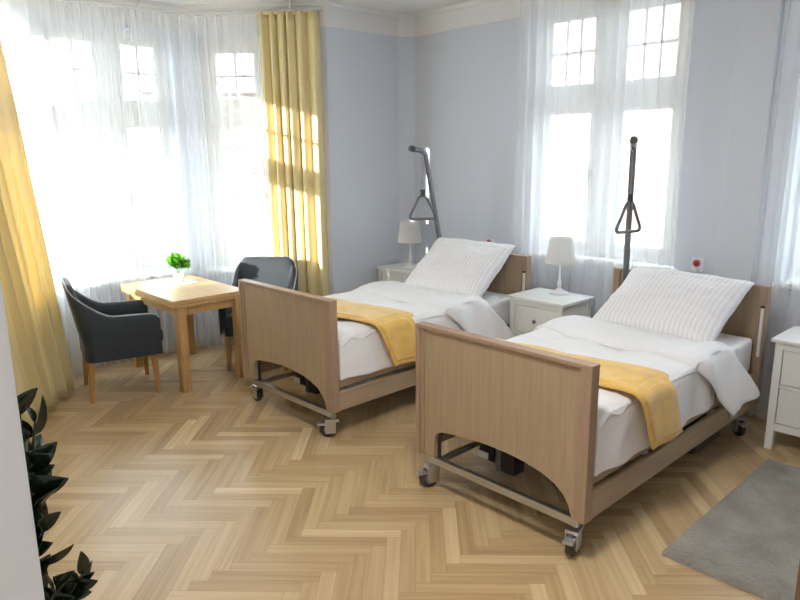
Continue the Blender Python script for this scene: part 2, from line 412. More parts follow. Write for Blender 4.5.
# ------------------------------------------------------------------ hospital beds
OFF = (-.5, -1, 0)
def make_bed():
    root = empty('hospital_bed', (0, 0, 0))
    # footboard
    arch = [(.12, .191), (.12, .285), (.128, .318), (.145, .337), (.175, .347), (.25, .358), (.35, .367), (.47, .374), (.58, .372), (.68, .362), (.77, .343), (.84, .317), (.885, .282), (.91, .245), (.922, .215), (.928, .191)]
    fb = MB(OFF).extr([(.055, .191)]+arch+[(.945, .191), (.945, .868), (.055, .868)], .030, 1, .012)
    foot = bevel(fb.build('footboard', M['bedwood'], root), .002)
    MB(OFF).box((0, 0, .191), (.026, .058, .872), .005).build('side_post', M['bedtrim'], foot)
    MB(OFF).box((.945, 0, .191), (1, .058, .872), .005).build('side_post', M['bedtrim'], foot)
    MB(OFF).box((.026, .006, .191), (.056, .045, .868), .004).build('corner_strip', M['bedtrim'], foot)
    MB(OFF).box((0, 0, .866), (1, .06, .885), .005).build('top_rail', M['bedtrim'], foot)
    # headboard
    hb = MB(OFF).box((.04, 1.955, .30), (.96, 1.985, .915), .003).build('headboard', M['bedwood'], root)
    MB(OFF).box((0, 1.94, .20), (.05, 2.0, .918), .005).build('side_post', M['bedtrim'], hb)
    MB(OFF).box((.95, 1.94, .20), (1, 2.0, .918), .005).build('side_post', M['bedtrim'], hb)
    MB(OFF).box((0, 1.94, .912), (1, 2.0, .930), .005).build('top_rail', M['bedtrim'], hb)
    tag(MB(OFF).box((.974, 1.928, .50), (.990, 1.941, .80), .003).build('guide_strip', M['label'], hb), 'pale metal guide strip with a dark end')
    MB(OFF).box((.971, 1.926, .80), (.993, 1.942, .815), .003).build('guide_end_cap', M['black'], hb)
    # side rails
    for x in (0, 1):
        a, b = (.975, 1.0) if x else (0, .025)
        MB(OFF).box((a, .058, .195), (b, 1.945, .315), .006).build('side_rail', M['bedwood_h'], root)
        a, b = (.955, .98) if x else (.02, .045)
        MB(OFF).box((a, .075, .335), (b, 1.90, .40), .006).build('mattress_side_board', M['bedwood_h'], root)
    MB(OFF).box((.045, .09, .36), (.955, 1.90, .40), .004).build('mattress_platform', M['galv'], root)
    # rail hardware
    for y in (1.50,):
        MB(OFF).box((1.0, y, .225), (1.012, y+.028, .40), .003).build('rail_bracket', M['galv'], root)
        MB(OFF).box((1.0, y+.045, .215), (1.010, y+.12, .36), .003).build('rail_clamp', M['galv'], root)
    # base frame
    fr = MB(OFF).box((.05, .030, .143), (.95, .060, .182), .006).box((.07, 1.885, .140), (.93, 1.915, .178), .006)
    fr.box((.10, .075, .145), (.125, 1.885, .172), .004).box((.875, .075, .145), (.90, 1.885, .172), .004)
    fr.box((.07, .9, .143), (.93, .93, .172), .004)
    fr.build('base_frame', M['steel'], root)
    MB(OFF).tube([(.115, .06, .17), (.114, .06, .28), (.124, .06, .325), (.16, .06, .352), (.35, .06, .376), (.55, .06, .385), (.75, .06, .366), (.88, .06, .31), (.92, .06, .24), (.925, .06, .17)], .010, 8).build('end_bow', M['rubber'], root, True)
    # lifting columns and motor
    MB(OFF).box((.255, .34, .055), (.295, .40, .36), .008).build('lifting_column', M['pole'], root)
    mt = MB(OFF).box((.295, .33, .065), (.39, .43, .28), .025, seg=4).build('lifting_motor', M['black'], root)
    mh = MB(OFF).tube([(.165, .37, .145), (.26, .37, .145)], [.055, .055], 20).build('motor_housing', M['black'], mt)
    smooth_by_angle(mh)
    tag(MB(OFF).box((.17, .308, .12), (.232, .316, .155), 0).build('rating_plate', M['label'], mt), 'pale label on the black motor')
    MB(OFF).tube([(.40, .40, .28), (.6, .9, .30), (.62, 1.3, .12), (.7, 1.5, .10), (.8, 1.6, .3)], .008, 6).build('motor_cable', M['black'], root, True)
    MB(OFF).box((.68, 1.25, .06), (.93, 1.62, .19), .04, seg=4).build('control_box', M['black'], root)
    # castors
    for (x, y, rz) in ((.07, .075, -.35), (.915, .075, .25), (.07, 1.885, .4), (.915, 1.885, .9)):
        cs = MB().box((-.028, -.055, .030), (-.022, .012, .112), .004).box((.022, -.055, .030), (.028, .012, .112), .004)
        cs.box((-.030, -.055, .104), (.030, .030, .124), .006).tube([(0, 0, .12), (0, 0, .15)], .017, 12)
        c = smooth_by_angle(cs.build('caster', M['steel'], root), 35); c.location = (x-.5, y-1, 0); c.rotation_euler.z = rz
        Rw = Matrix.Translation((0, -.035, .056)) @ Matrix.Rotation(PI/2, 4, 'Y')
        wl = MB().lathe([(.0, -.017), (.046, -.017), (.054, -.011), (.056, 0), (.054, .011), (.046, .017), (.0, .017)], 28, m=Rw)
        smooth_by_angle(wl.build('wheel', M['rubber'], c), 50)
        MB().lathe([(.0, -.0195), (.028, -.0195), (.028, .0195), (.0, .0195)], 20, m=Rw).build('wheel_hub', M['galv'], c)
        MB().box((-.024, -.105, .082), (.024, -.05, .098), .006, Matrix.Translation((0, 0, 0))).build('brake_pedal', M['steel'], c)
    return root

def add_trapeze(root, bx, by, rz, dz):
    """patient lifting pole in the head corner, jib turned by rz"""
    R_ = Matrix.Translation((bx, by, 0)) @ Matrix.Rotation(rz, 4, 'Z')
    pts = [(0, 0, .35), (0, 0, .80), (0, -.01, .92), (0, -.2, 1.70+dz), (0, -.215, 1.722+dz), (0, -.24, 1.733+dz), (0, -.345, 1.750+dz)]
    p = smooth_by_angle(MB(OFF).tube(pts, .020, 14, m=R_).build('lifting_pole', M['pole'], root), 50)
    MB(OFF).tube([(0, -.34, 1.749+dz), (0, -.375, 1.755+dz)], .024, 16, m=R_).build('end_cap', M['black'], p)
    MB(OFF).tube([(0, 0, .38), (0, 0, .60)], .024, 14, m=R_).build('pole_socket', M['galv'], p)
    hk = MB(OFF).tube([(.014, -.235, 1.712+dz), (.020, -.235, 1.735+dz), (0, -.235, 1.757+dz), (-.020, -.235, 1.735+dz), (-.014, -.235, 1.70+dz), (0, -.235, 1.685+dz)], .005, 8, m=R_)
    hk.build('hook', M['steel'], p, True)
    z0, z1 = 1.69+dz, 1.405+dz
    MB(OFF).box((-.003, -.249, z1), (.003, -.221, z0), .001, R_).build('strap', M['strap'], p)
    MB(OFF).box((-.014, -.250, z1-.03), (.014, -.220, z1+.02), .006, R_).build('strap_buckle', M['black'], p)
    # grab handle: rounded triangle facing the camera side
    Rh = Matrix.Translation(R_ @ Vector((0, -.235, 0))) @ Matrix.Rotation(.75+rz*1.2, 4, 'Z')
    tri = [(0, z1-.02), (.028, z1-.045), (.091, z1-.178), (.094, z1-.196), (.080, z1-.208), (-.080, z1-.208), (-.094, z1-.196), (-.091, z1-.178), (-.028, z1-.045)]
    loop = []
    for i in range(len(tri)):
        a, b, c = [Vector((q_[0]*1.12, (q_[1]-z1)*1.06+z1)) for q_ in (tri[i-1], tri[i], tri[(i+1) % len(tri)])]
        loop += [b.lerp(a, .25), b, b.lerp(c, .25)]
    h = MB(OFF).tube([(q.x, 0, q.y) for q in loop], .0105, 10, closed=True, m=Rh)
    g = h.build('grab_handle', M['grip'], p, True)
    MB(OFF).poly([(-.03, -.006, z1-.045), (.03, -.006, z1-.045), (0, -.006, z1-.005), (-.03, .006, z1-.045), (.03, .006, z1-.045), (0, .006, z1-.005)], [(0, 1, 2), (5, 4, 3), (0, 3, 4, 1), (1, 4, 5, 2), (2, 5, 3, 0)], Rh).build('handle_web', M['grip'], g)

def cross(s, hem_l, hem_r, zt, xl, xr, out):
    """path over the bed: s 0..1 -> (x, z, drop)"""
    hl, hr = zt-hem_l, zt-hem_r; wt = xr-xl; tot = hl+wt+hr; q = s*tot; rr = .055
    if q < hl: d = hl-q; x = xl-out*d; z = zt-d; 
    elif q < hl+wt: d = 0; x = xl+(q-hl); z = zt
    else: d = q-hl-wt; x = xr+out*d; z = zt-d
    # rounded shoulders
    if d == 0:
        e = min(x-xl, xr-x)
        if e < rr: z -= rr*(1-math.sqrt(max(0, 1-(1-e/rr)**2)))*.75
    elif d < rr:
        k = rr*(1-math.sqrt(max(0, 1-(1-d/rr)**2)))*.75
        x += k if x < .5 else -k
    return x, z, d

def make_bedding():
    objs = {}
    # mattress
    o = MB(OFF).box((.045, .085, .402), (.955, 1.92, .615), .035, seg=4).build('mattress', M['sheet'])
    smooth_by_angle(o, 80); objs['mattress'] = o
    MB(OFF).tube([(.05, .12, .60), (.05, 1.88, .60)], .005, 6).build('piping', M['sheet'], o)
    # duvet
    def fn(s, v):
        y = .075+v*1.20
        x, z, d = cross(s, .385, .375, .665, .0, 1.0, .05)
        n = nz(x*2.2, y*1.8, 3, 2.2)*.020+nz(x, y, 9, 9)*.006
        if d > 0:
            w = math.sin(y*17+1.5*math.sin(y*5)+(2 if x > .5 else 0))*.012*min(1, d/.18)
            x += (w+n*.5)*(1 if x > .5 else -1); z += nz(y, 0, 1, 3)*.018*min(1, d/.2)
        else: z += n
        e = min(v, .08)/.08
        z -= (1-e)**2*.05 if d == 0 else 0
        return x, y, z
    o = MB(OFF).grid(fn, 80, 60).build('duvet', M['sheet'], None, True); solid(o, .028, -1); sub(o); objs['duvet'] = o
    # turned back edge, its hanging end pulled towards the head of the bed
    def fn2(s, v):
        x, z, d = cross(s, .40, .345, .688, -.012, 1.012, .24)
        k = max(0, d)
        y0 = 1.00+.95*k*(1 if x > .5 else .4); y1 = 1.42+.85*k*(1 if x > .5 else .3)
        if x < .25 and d == 0: y0 += (.25-x)*.2
        y = y0+(y1-y0)*v
        n = nz(x*2, y*2, 5, 2.5)*.010+nz(x, y, 2, 10)*.005
        z += n
        if d == 0: z += .010*math.sin(PI*v)
        else: x += (math.sin(y*24)*.010+n)*(1 if x > .5 else -1)
        z -= .030*(1-min(1, v/.10))**2
        return x, y, z
    o2 = MB(OFF).grid(fn2, 80, 24).build('folded_edge', M['sheet'], objs['duvet'], True); solid(o2, .016, -1); sub(o2)
    # pillow
    def pil(sgn):
        def g(uu, vv):
            a, b = uu*2-1, vv*2-1
            ea, eb = 1-abs(a)**2.2, 1-abs(b)**2.2
            k = max(0, ea*eb)**.40
            px = a*.395*(1-.075*(1-b*b)*a*a); pz = b*.305*(1-.085*(1-a*a)*b*b)
            t = .108*k
            crease = (.022*nz(a*1.3, b*1.3, 4, 1.6)+.014*nz(a*1.5, b*5, 8, 1.5)+.008*nz(a*5, b*3, 1, 2))
            drop = -.05*a*a*b*(b > 0)
            return px, sgn*t+crease*(.3+.7*k), pz+nz(a, b, 2, 3)*.006+drop*0
        return g
    mb = MB(); mb.grid(pil(-1), 44, 34, 'cloth'); mb.grid(pil(1), 44, 34, 'cloth')
    bmesh.ops.remove_doubles(mb.bm, verts=mb.bm.verts, dist=.0012)
    o = mb.build('pillow', M['satin'], None, True); sub(o); objs['pillow'] = o
    # folded throw
    def fn3(s, v):
        x, z, d = cross(s, .44, .392, .690, -.018, 1.022, .06)
        sk = .10*(x) + (.45*d if x > .5 else -.1*d)
        y = .235+sk+v*(.36-.05*(d > 0))
        z += nz(x*2, y*2, 5, 2.5)*.012-.010+.012*max(0, math.sin(PI*v))**.5
        if d > 0: x += math.sin(y*22)*.006*(1 if x > .5 else -1)+.006
        return x, y, z
    o = MB(OFF).grid(fn3, 70, 16).build('throw_blanket', M['blanket'], None, True); solid(o, .018, -1); sub(o); objs['blanket'] = o
    def fn4(s, v):
        x, y, z = fn3(.02+.96*s, .06+v*.84); k = max(-1, min(1, (x-.5)/.5))
        return x+.026*k**9, y, z+.026*(1-k**8)
    o4 = MB(OFF).grid(fn4, 70, 12).build('folded_layer', M['blanket'], objs['blanket'], True); solid(o4, .012, 1); sub(o4)
    return objs

bed = make_bed(); bed2 = copy_tree(bed)
bed.location = (.5, 1.0, 0)
RZ1 = .0118
c1, s1 = math.cos(RZ1), math.sin(RZ1)
B1 = (-1.7134+.5*c1-1.0*s1, -.0062+.5*s1+1.0*c1, 0)
bed2.location = B1; bed2.rotation_euler.z = RZ1
for c_, dz_r in zip([k for k in kids(bed2) if k.name.startswith('caster')], (-1.3, -.9, -.6, -1.2)): c_.rotation_euler.z += dz_r
add_trapeze(bed, .10, 1.925, .48, .03)
add_trapeze(bed2, .125, 1.925, 0, 0)
tag(bed, 'beech wood hospital bed nearest the camera, on braked castors, grab handle against the window', 'bed', 'hospital beds')
tag(bed2, 'beech wood hospital bed further back, beside the oak table and the room corner', 'bed', 'hospital beds')
bd = make_bedding()
LB = {'mattress': ('white mattress on the {} hospital bed', 'mattress', 'bed mattresses'),
      'duvet': ('white duvet with turned-back edge on the {} hospital bed', 'duvet', 'duvets'),
      'pillow': ('large white satin-striped pillow leaning on the headboard of the {} hospital bed', 'pillow', 'pillows'),
      'blanket': ('folded yellow throw across the foot of the {} hospital bed', 'blanket', 'yellow throws')}
for k, o in bd.items():
    l = LB[k]; o2 = copy_tree(o)
    tag(o, l[0].format('near right'), l[1], l[2]); tag(o2, l[0].format('far left'), l[1], l[2])
    if k == 'pillow':
        o.matrix_world = Matrix.Translation((.55, 1.625, .805)) @ Matrix.Rotation(-.03, 4, 'Z') @ Matrix.Rotation(math.radians(-60), 4, 'X')
        o2.matrix_world = Matrix.Translation((B1[0]+.055, 1.625, .83)) @ Matrix.Rotation(.05, 4, 'Z') @ Matrix.Rotation(math.radians(-52), 4, 'X')
    else:
        o.location = bed.location; o2.location = B1; o2.rotation_euler.z = RZ1

# ------------------------------------------------------------------ nightstands
def make_nightstand():
    r_ = empty('nightstand', (0, 0, 0)); w, d, h = .495, .41, .67
    MB().box((-w/2, -d/2, h-.022), (w/2, d/2, h), .006).build('tabletop', M['lacquer'], r_)
    x0, x1, y0, y1 = -w/2+.02, w/2-.02, -d/2+.015, d/2-.01
    b = MB().box((x0+.004, y0+.02, .13), (x0+.022, y1-.01, h-.022), 0).box((x1-.022, y0+.02, .13), (x1-.004, y1-.01, h-.022), 0)
    b.box((x0+.02, y1-.02, .13), (x1-.02, y1-.01, h-.022), 0).box((x0+.02, y0+.03, .13), (x1-.02, y1-.02, .145), 0)
    b.box((x0+.04, y0+.004, h-.062), (x1-.04, y0+.03, h-.022), .002).box((x0+.04, y0+.004, .12), (x1-.04, y0+.03, .165), .002).box((x0+.04, y0+.004, .383), (x1-.04, y0+.03, .400), .002)
    b.build('body', M['lacquer'], r_)
    for (x, y) in ((x0, y0), (x1-.042, y0), (x0, y1-.042), (x1-.042, y1-.042)):
        MB().box((x, y, 0), (x+.042, y+.042, h-.022), .004).build('leg', M['lacquer'], r_)
    for (za, zb) in ((.404, h-.066), (.169, .379)):
        dr = MB().box((x0+.046, y0+.007, za), (x1-.046, y0+.03, zb), .003).build('drawer', M['lacquer'], r_)
        kb = MB().lathe([(.0, 0), (.006, 0), (.006, .010), (.014, .016), (.013, .024), (.0, .027)], 16, m=Matrix.Translation((0, y0+.007, (za+zb)/2)) @ Matrix.Rotation(PI/2, 4, 'X'))
        kb.build('knob', M['knob'], dr, True)
    return r_
ns = make_nightstand(); ns2 = copy_tree(ns); ns3 = copy_tree(ns)
ns.location = (-.468, 1.885, 0); ns2.location = (-2.155, 2.06, 0); ns3.location = (1.342, 1.98, 0)
tag(ns, 'white two-drawer nightstand between the two hospital beds', 'nightstand', 'white nightstands')
tag(ns2, 'white two-drawer nightstand in the corner, left of the far bed', 'nightstand', 'white nightstands')
tag(ns3, 'white two-drawer nightstand at the right edge, beside the grey rug', 'nightstand', 'white nightstands')

# table lamps
def make_lamp():
    r_ = empty('table_lamp', (0, 0, 0))
    MB().lathe([(.0, 0), (.074, 0), (.076, .004), (.070, .012), (.045, .022), (.022, .034), (.016, .045), (.0, .05)], 36).build('base', M['lamp'], r_, True)
    MB().lathe([(.010, .04), (.015, .06), (.017, .085), (.010, .11), (.0065, .15), (.0055, .26), (.008, .27), (.0, .272)], 20).build('stem', M['lamp'], r_, True)
    sh = MB().lathe([(.108, .235), (.076, .425)], 88, rip=.005).build('lamp_shade', M['shade'], r_)
    solid(sh, .002)
    MB().tube([(.107*math.cos(a*PI/18), .107*math.sin(a*PI/18), .236) for a in range(36)], .003, 6, closed=True).build('lower_rim', M['shade'], sh, True)
    MB().tube([(.077*math.cos(a*PI/18), .077*math.sin(a*PI/18), .424) for a in range(36)], .003, 6, closed=True).build('upper_rim', M['shade'], sh, True)
    MB().lathe([(.0, .27), (.018, .28), (.026, .31), (.018, .34), (.0, .35)], 16).build('bulb', M['china'], r_, True)
    return r_
lp = make_lamp(); lp2 = copy_tree(lp)
lp.location = (-.460, 1.985, .671); lp2.location = (-2.15, 2.065, .671)
tag(lp, 'white table lamp with pleated shade on the nightstand between the beds', 'lamp', 'white table lamps')
tag(lp2, 'white table lamp with pleated shade on the corner nightstand', 'lamp', 'white table lamps')

# ------------------------------------------------------------------ oak table
tb = empty('dining_table', (-2.655, .035, 0))
MB().box((-.475, -.30, .672), (.475, .30, .70), .004).build('tabletop', M['oaktop'], tb)
MB().box((-.475, -.30, .644), (.475, .30, .669), .004).build('extension_leaf', M['oak'], tb)
MB().box((-.43, -.255, .575), (.43, -.235, .644), .002).box((-.43, .235, .575), (.43, .255, .644), .002).box((-.43, -.25, .575), (-.41, .25, .644), .002).box((.41, -.25, .575), (.43, .25, .644), .002).build('apron', M['oak'], tb)
for (x, y) in ((-1, -1), (1, -1), (-1, 1), (1, 1)):
    cx, cy = x*.43, y*.235
    MB().box((cx-.033, cy-.033, 0), (cx+.033, cy+.033, .644), .004).build('leg', M['oak'], tb)
tag(tb, 'square-legged honey oak extending table in the bay with a green plant on it', 'table')

# plant on the table
px, py = -2.86, .11
pl = empty('potted_plant', (px, py, .704))
MB().lathe([(.0, 0), (.036, 0), (.045, .075), (.047, .078), (.042, .078), (.038, .066), (.0, .066)], 28).build('pot', M['china'], pl, True)
MB().lathe([(.0, .064), (.040, .068), (.0, .072)], 16).build('soil', M['soil'], pl)
def leafy(mb, n, R_, rnd, size, cz):
    for i in range(n):
        th = rnd.random()*2*PI; ph = math.acos(rnd.uniform(-.5, 1)); rr = R_*(.45+.55*rnd.random())
        c = Vector((math.cos(th)*math.sin(ph)*rr, math.sin(th)*math.sin(ph)*rr, cz+math.cos(ph)*rr*.75))
        d = (c-Vector((0, 0, cz-.05))).normalized(); sd = d.cross(Vector((rnd.uniform(-1, 1), rnd.uniform(-1, 1), rnd.uniform(-1, 1)))).normalized(); nn = d.cross(sd)
        s = size*rnd.uniform(.7, 1.2)
        pts = [c-d*s*.5, c-sd*s*.42-d*s*.1+nn*s*.08, c-sd*s*.36+d*s*.3+nn*s*.06, c+d*s*.62-nn*s*.1, c+sd*s*.36+d*s*.3+nn*s*.06, c+sd*s*.42-d*s*.1+nn*s*.08, c+d*s*.1]
        mb.poly(pts, [(0, 1, 6), (1, 2, 6), (2, 3, 6), (3, 4, 6), (4, 5, 6), (5, 0, 6)])
rnd = random.Random(4)
mb = MB(); leafy(mb, 70, .085, rnd, .05, .155); fo = mb.build('leaves', M['green'], pl, recalc=False)
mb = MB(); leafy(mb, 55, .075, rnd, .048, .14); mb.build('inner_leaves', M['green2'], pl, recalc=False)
mb = MB()
for i in range(9):
    a = i*.7; mb.tube([(0, 0, .06), (.02*math.cos(a), .02*math.sin(a), .11), (.05*math.cos(a), .05*math.sin(a), .17)], .0018, 5)
mb.build('stems', M['green2'], pl)
tag(pl, 'small bushy green plant in a white pot on the oak table', 'potted plant')
dz_ = MB().lathe([(.0, 0), (.085, 0), (.10, .0015), (.10, .003), (.085, .003), (.0, .002)], 32, at=(px+.05, py+.02, .7005)).build('saucer', M['china'], None, True)
tag(dz_, 'flat white round mat under the plant pot on the table', 'mat')
gl = MB().lathe([(.0, .003), (.027, .003), (.030, .10), (.031, .10), (.029, .0), (.0, 0)], 24, at=(-3.02, .22, .7005)).build('drinking_glass', M['glass'], None, True)
tag(gl, 'clear drinking glass at the window end of the oak table', 'glass')

# ------------------------------------------------------------------ armchairs
def make_armchair():
    r_ = empty('armchair', (0, 0, 0))
    # plan path of the tub shell, from left arm front round the back to right arm front (chair faces +y)
    hw, yf, yb, rc = .275, .28, -.23, .075
    path = [(-hw, yf), (-hw, .18), (-hw, .06), (-hw, -.02), (-hw, yb+rc)]
    for k in range(1, 7):
        a = PI+k*(PI/2)/6; path.append((-hw+rc+rc*math.cos(a), yb+rc+rc*math.sin(a)))
    path += [(-.05, yb), (.0, yb)]
    path += [(-x, y) for (x, y) in path[::-1][1:]]
    # resample
    P = [Vector(p) for p in path]; acc = [0]
    for a, b in zip(P, P[1:]): acc.append(acc[-1]+(b-a).length)
    tot = acc[-1]
    def at(s):
        q = s*tot
        for i in range(len(P)-1):
            if q <= acc[i+1]+1e-9: return P[i].lerp(P[i+1], (q-acc[i])/(acc[i+1]-acc[i]))
        return P[-1]
    def top(s):
        e = min(s, 1-s)*tot        # distance from arm front
        if e < .05: return .575+.035*math.sin(e/.05*PI/2)
        t = min(1, max(0, (e-.30)/.30)); t = t*t*(3-2*t)
        return .61+(.845-.61)*t+.012*min(1, (e-.05)/.3)
    def flare(p, z): # outward lean of the back with height
        k = max(0, (z-.42))*.26*max(0, min(1, (-.0-p.y)/.2)); return Vector((p.x*(1+.05*max(0, z-.3)), p.y-k*.75))
    N = 64; th = .055; zb = .30
    rings = []
    for i in range(N+1):
        s = i/N; p = at(s); e = .004
        t = (at(min(1, s+e))-at(max(0, s-e))).normalized(); n = Vector((-t.y, t.x))   # towards inside
        if n.dot(Vector((0, 0))-p) < 0: n = -n
        zt = top(s); ring = []
        prof = [(0, zb), (0, zb+.10), (0, zt-.15), (0, zt-.03), (.012, zt-.006), (.028, zt), (th-.012, zt-.006), (th, zt-.03), (th, zt-.15 if zt > .62 else zt-.10), (th, .40)]
        for (o_, z) in prof:
            q = flare(p, z)+n*o_; ring.append((q.x, q.y, z))
        rings.append(ring)
    mb = MB(); V = [[mb.bm.verts.new(q) for q in ring] for ring in rings]
    for a, b in zip(V, V[1:]):
        for k in range(len(a)-1): mb.bm.faces.new([a[k], a[k+1], b[k+1], b[k]])
        mb.bm.faces.new([a[-1], a[0], b[0], b[-1]])
    mb.bm.faces.new(V[0]); mb.bm.faces.new(V[-1][::-1])
    sh = mb.build('shell', M['chair'], r_, True); smooth_by_angle(sh, 60)
    # piping round the outer edge of the shell
    pp = []
    for i in range(N+1):
        x, y, z = rings[i][4]; pp.append((x, y, z+.001))
    tag(MB().tube(pp, .0045, 6).build('piping', M['piping'], sh, True), 'light grey piping along the top edge')
    MB().box((-hw+.03, yb+.03, .29), (hw-.03, yf-.01, .385), .02, seg=3).build('seat_base', M['chair'], r_)
    sc = MB().box((-hw+.052, yb+.05, .375), (hw-.052, yf+.025, .465), .03, seg=4).build('seat_cushion', M['chair'], r_, True); smooth_by_angle(sc, 80)
    for (x, y, sx, sy) in ((-.225, .225, -1, 1), (.225, .225, 1, 1), (-.22, -.195, -1, -1), (.22, -.195, 1, -1)):
        t_, b_ = .022, .014; dx, dy = sx*.008, sy*(.02 if sy < 0 else .01)
        pts = [(x-t_, y-t_, .30), (x+t_, y-t_, .30), (x+t_, y+t_, .30), (x-t_, y+t_, .30), (x+dx-b_, y+dy-b_, 0), (x+dx+b_, y+dy-b_, 0), (x+dx+b_, y+dy+b_, 0), (x+dx-b_, y+dy+b_, 0)]
        bevel(MB().poly(pts, [(0, 1, 2, 3), (7, 6, 5, 4), (0, 4, 5, 1), (1, 5, 6, 2), (2, 6, 7, 3), (3, 7, 4, 0)]).build('leg', M['leg'], r_), .003)
    return r_
ch = make_armchair(); ch2 = copy_tree(ch)
ch.location = (-2.64, -.525, 0); ch.rotation_euler.z = -.235; ch2.location = (-2.435, .61, 0); ch2.rotation_euler.z = math.radians(-135)
tag(ch, 'charcoal tub armchair with grey piping and oak legs, seen side-on left of the table', 'armchair', 'charcoal armchairs')
tag(ch2, 'charcoal armchair behind the far bed footboard, its back catching the sun', 'armchair', 'charcoal armchairs')

# ------------------------------------------------------------------ curtains
def curve_pts(pts, n):
    P = [Vector(p) for p in pts]
    if len(P) == 2: return [P[0].lerp(P[1], i/n) for i in range(n+1)]
    Q = [P[0]*2-P[1]]+P+[P[-1]*2-P[-2]]; out = []
    segs = len(P)-1
    for i in range(n+1):
        t = i/n*segs; k = min(int(t), segs-1); t -= k; a, b, c, d = Q[k:k+4]
        out.append(.5*((2*b)+(-a+c)*t+(2*a-5*b+4*c-d)*t*t+(-a+3*b-3*c+d)*t**3))
    return out
def curtain(name, top_line, bot_line, zt, zb, folds, amp_t, amp_b, material, seed, nu=240, nv=26, thick=0, pinch=0):
    A, B = curve_pts(top_line, nu), curve_pts(bot_line, nu)
    rn = random.Random(seed); ph = rn.random()*6
    def off(s, v):
        q = s*folds*2*PI+ph+1.3*math.sin(s*folds*.9+seed)+.5*nz(s*3, v*1.2, seed, 2)
        amp = amp_t+(amp_b-amp_t)*v
        return amp*(math.sin(q)+.35*math.sin(q*1.7+seed+v)), .35*amp*math.cos(q)
    def fn(s, v):
        i = min(nu, int(round(s*nu))); v2 = v
        p = A[i].lerp(B[i], v2)
        j, k = max(0, i-1), min(nu, i+1); t = (A[k]-A[j]).normalized(); n = Vector((-t.y, t.x))
        a, b = off(s, v); p = p+n*a+t*b
        z = zt+(zb-zt)*v
        return p.x, p.y, z
    o = MB().grid(fn, nu, nv).build(name, material, None, True, recalc=False)
    if thick: solid(o, thick)
    return o
ZR = 2.84
# bay voile
o = curtain('sheer_curtain', [(-2.76, .93), (-3.06, .62), (-3.22, .34), (-3.24, .04)], [(-2.76, .93), (-3.03, .64), (-3.20, .36), (-3.225, .06)], ZR, .01, 13, .020, .034, M['sheer'], 2)
tag(o, 'white voile curtain hanging behind the oak table, right part of the bay', 'sheer curtain', 'white voile curtains')
o = curtain('sheer_curtain', [(-3.24, .0), (-3.25, -.28), (-3.20, -.60), (-2.50, -1.25)], [(-3.225, .0), (-3.23, -.28), (-3.16, -.60), (-2.50, -1.20)], ZR, .01, 15, .018, .032, M['sheer'], 5)
tag(o, 'white voile curtain behind the left armchair, across the brightest bay windows', 'sheer curtain', 'white voile curtains')
# yellow curtains
o = curtain('yellow_curtain', [(-2.76, .92), (-2.39, 1.27)], [(-2.74, .93), (-2.37, 1.28)], 2.86, .015, 6, .024, .030, M['yellow'], 11, thick=.002)
tag(o, 'pleated yellow curtain in front of the corner, right side of the bay', 'curtain', 'yellow curtains')
MB().box((-.25, -.004, 2.835), (.25, .004, 2.865), 0, Matrix.Translation((-2.575, 1.095, 0)) @ Matrix.Rotation(math.atan2(.35, .32), 4, 'Z')).build('heading_tape', M['yellow'], o)
o = curtain('yellow_curtain', [(-2.83, -1.06), (-2.45, -1.40), (-2.25, -1.58)], [(-2.84, -.84), (-2.46, -1.12), (-2.20, -1.30)], 2.85, .012, 6, .030, .055, M['yellow'], 17, thick=.002)
tag(o, 'long yellow curtain at the left edge, its hem spreading on the floor', 'curtain', 'yellow curtains')
# back window and right window voile
o = curtain('sheer_curtain', [(-1.02, 2.17), (-.3, 2.18), (.33, 2.17)], [(-1.04, 2.17), (-.3, 2.19), (.30, 2.17)], 2.86, .01, 15, .012, .022, M['sheer'], 23)
tag(o, 'white voile curtain across the tall window between the two beds', 'sheer curtain', 'white voile curtains')
o = curtain('sheer_curtain', [(.83, 2.235), (1.5, 2.24), (2.15, 2.235)], [(.78, 2.235), (1.5, 2.24), (2.15, 2.235)], 2.86, .01, 13, .016, .024, M['sheer'], 31)
tag(o, 'white voile curtain at the right edge, behind the right nightstand', 'sheer curtain', 'white voile curtains')
# rails
def rail(pts, z, label):
    P = curve_pts(pts, 30); o = MB().tube([(p.x, p.y, z) for p in P], .008, 8).build('curtain_rail', M['rail'], None, True)
    for k in (2, 15, 28): MB().box((P[k].x-.008, P[k].y-.008, z), (P[k].x+.008, P[k].y+.008, ZC), 0).build('rail_bracket', M['rail'], o)
    tag(o, label, 'curtain rail', 'curtain rails')
rail([(-2.37, 1.29), (-2.76, .92), (-3.06, .62), (-3.22, .34), (-3.25, -.1), (-3.21, -.55), (-2.86, -1.02), (-2.25, -1.56)], 2.868, 'thin white curved curtain rail round the bay under the ceiling')
rail([(-1.1, 2.17), (-.3, 2.18), (.42, 2.17)], 2.872, 'thin white straight rail over the window between the beds')
rail([(.86, 2.15), (1.5, 2.16), (2.2, 2.15)], 2.872, 'thin white straight rail over the window at the right edge')

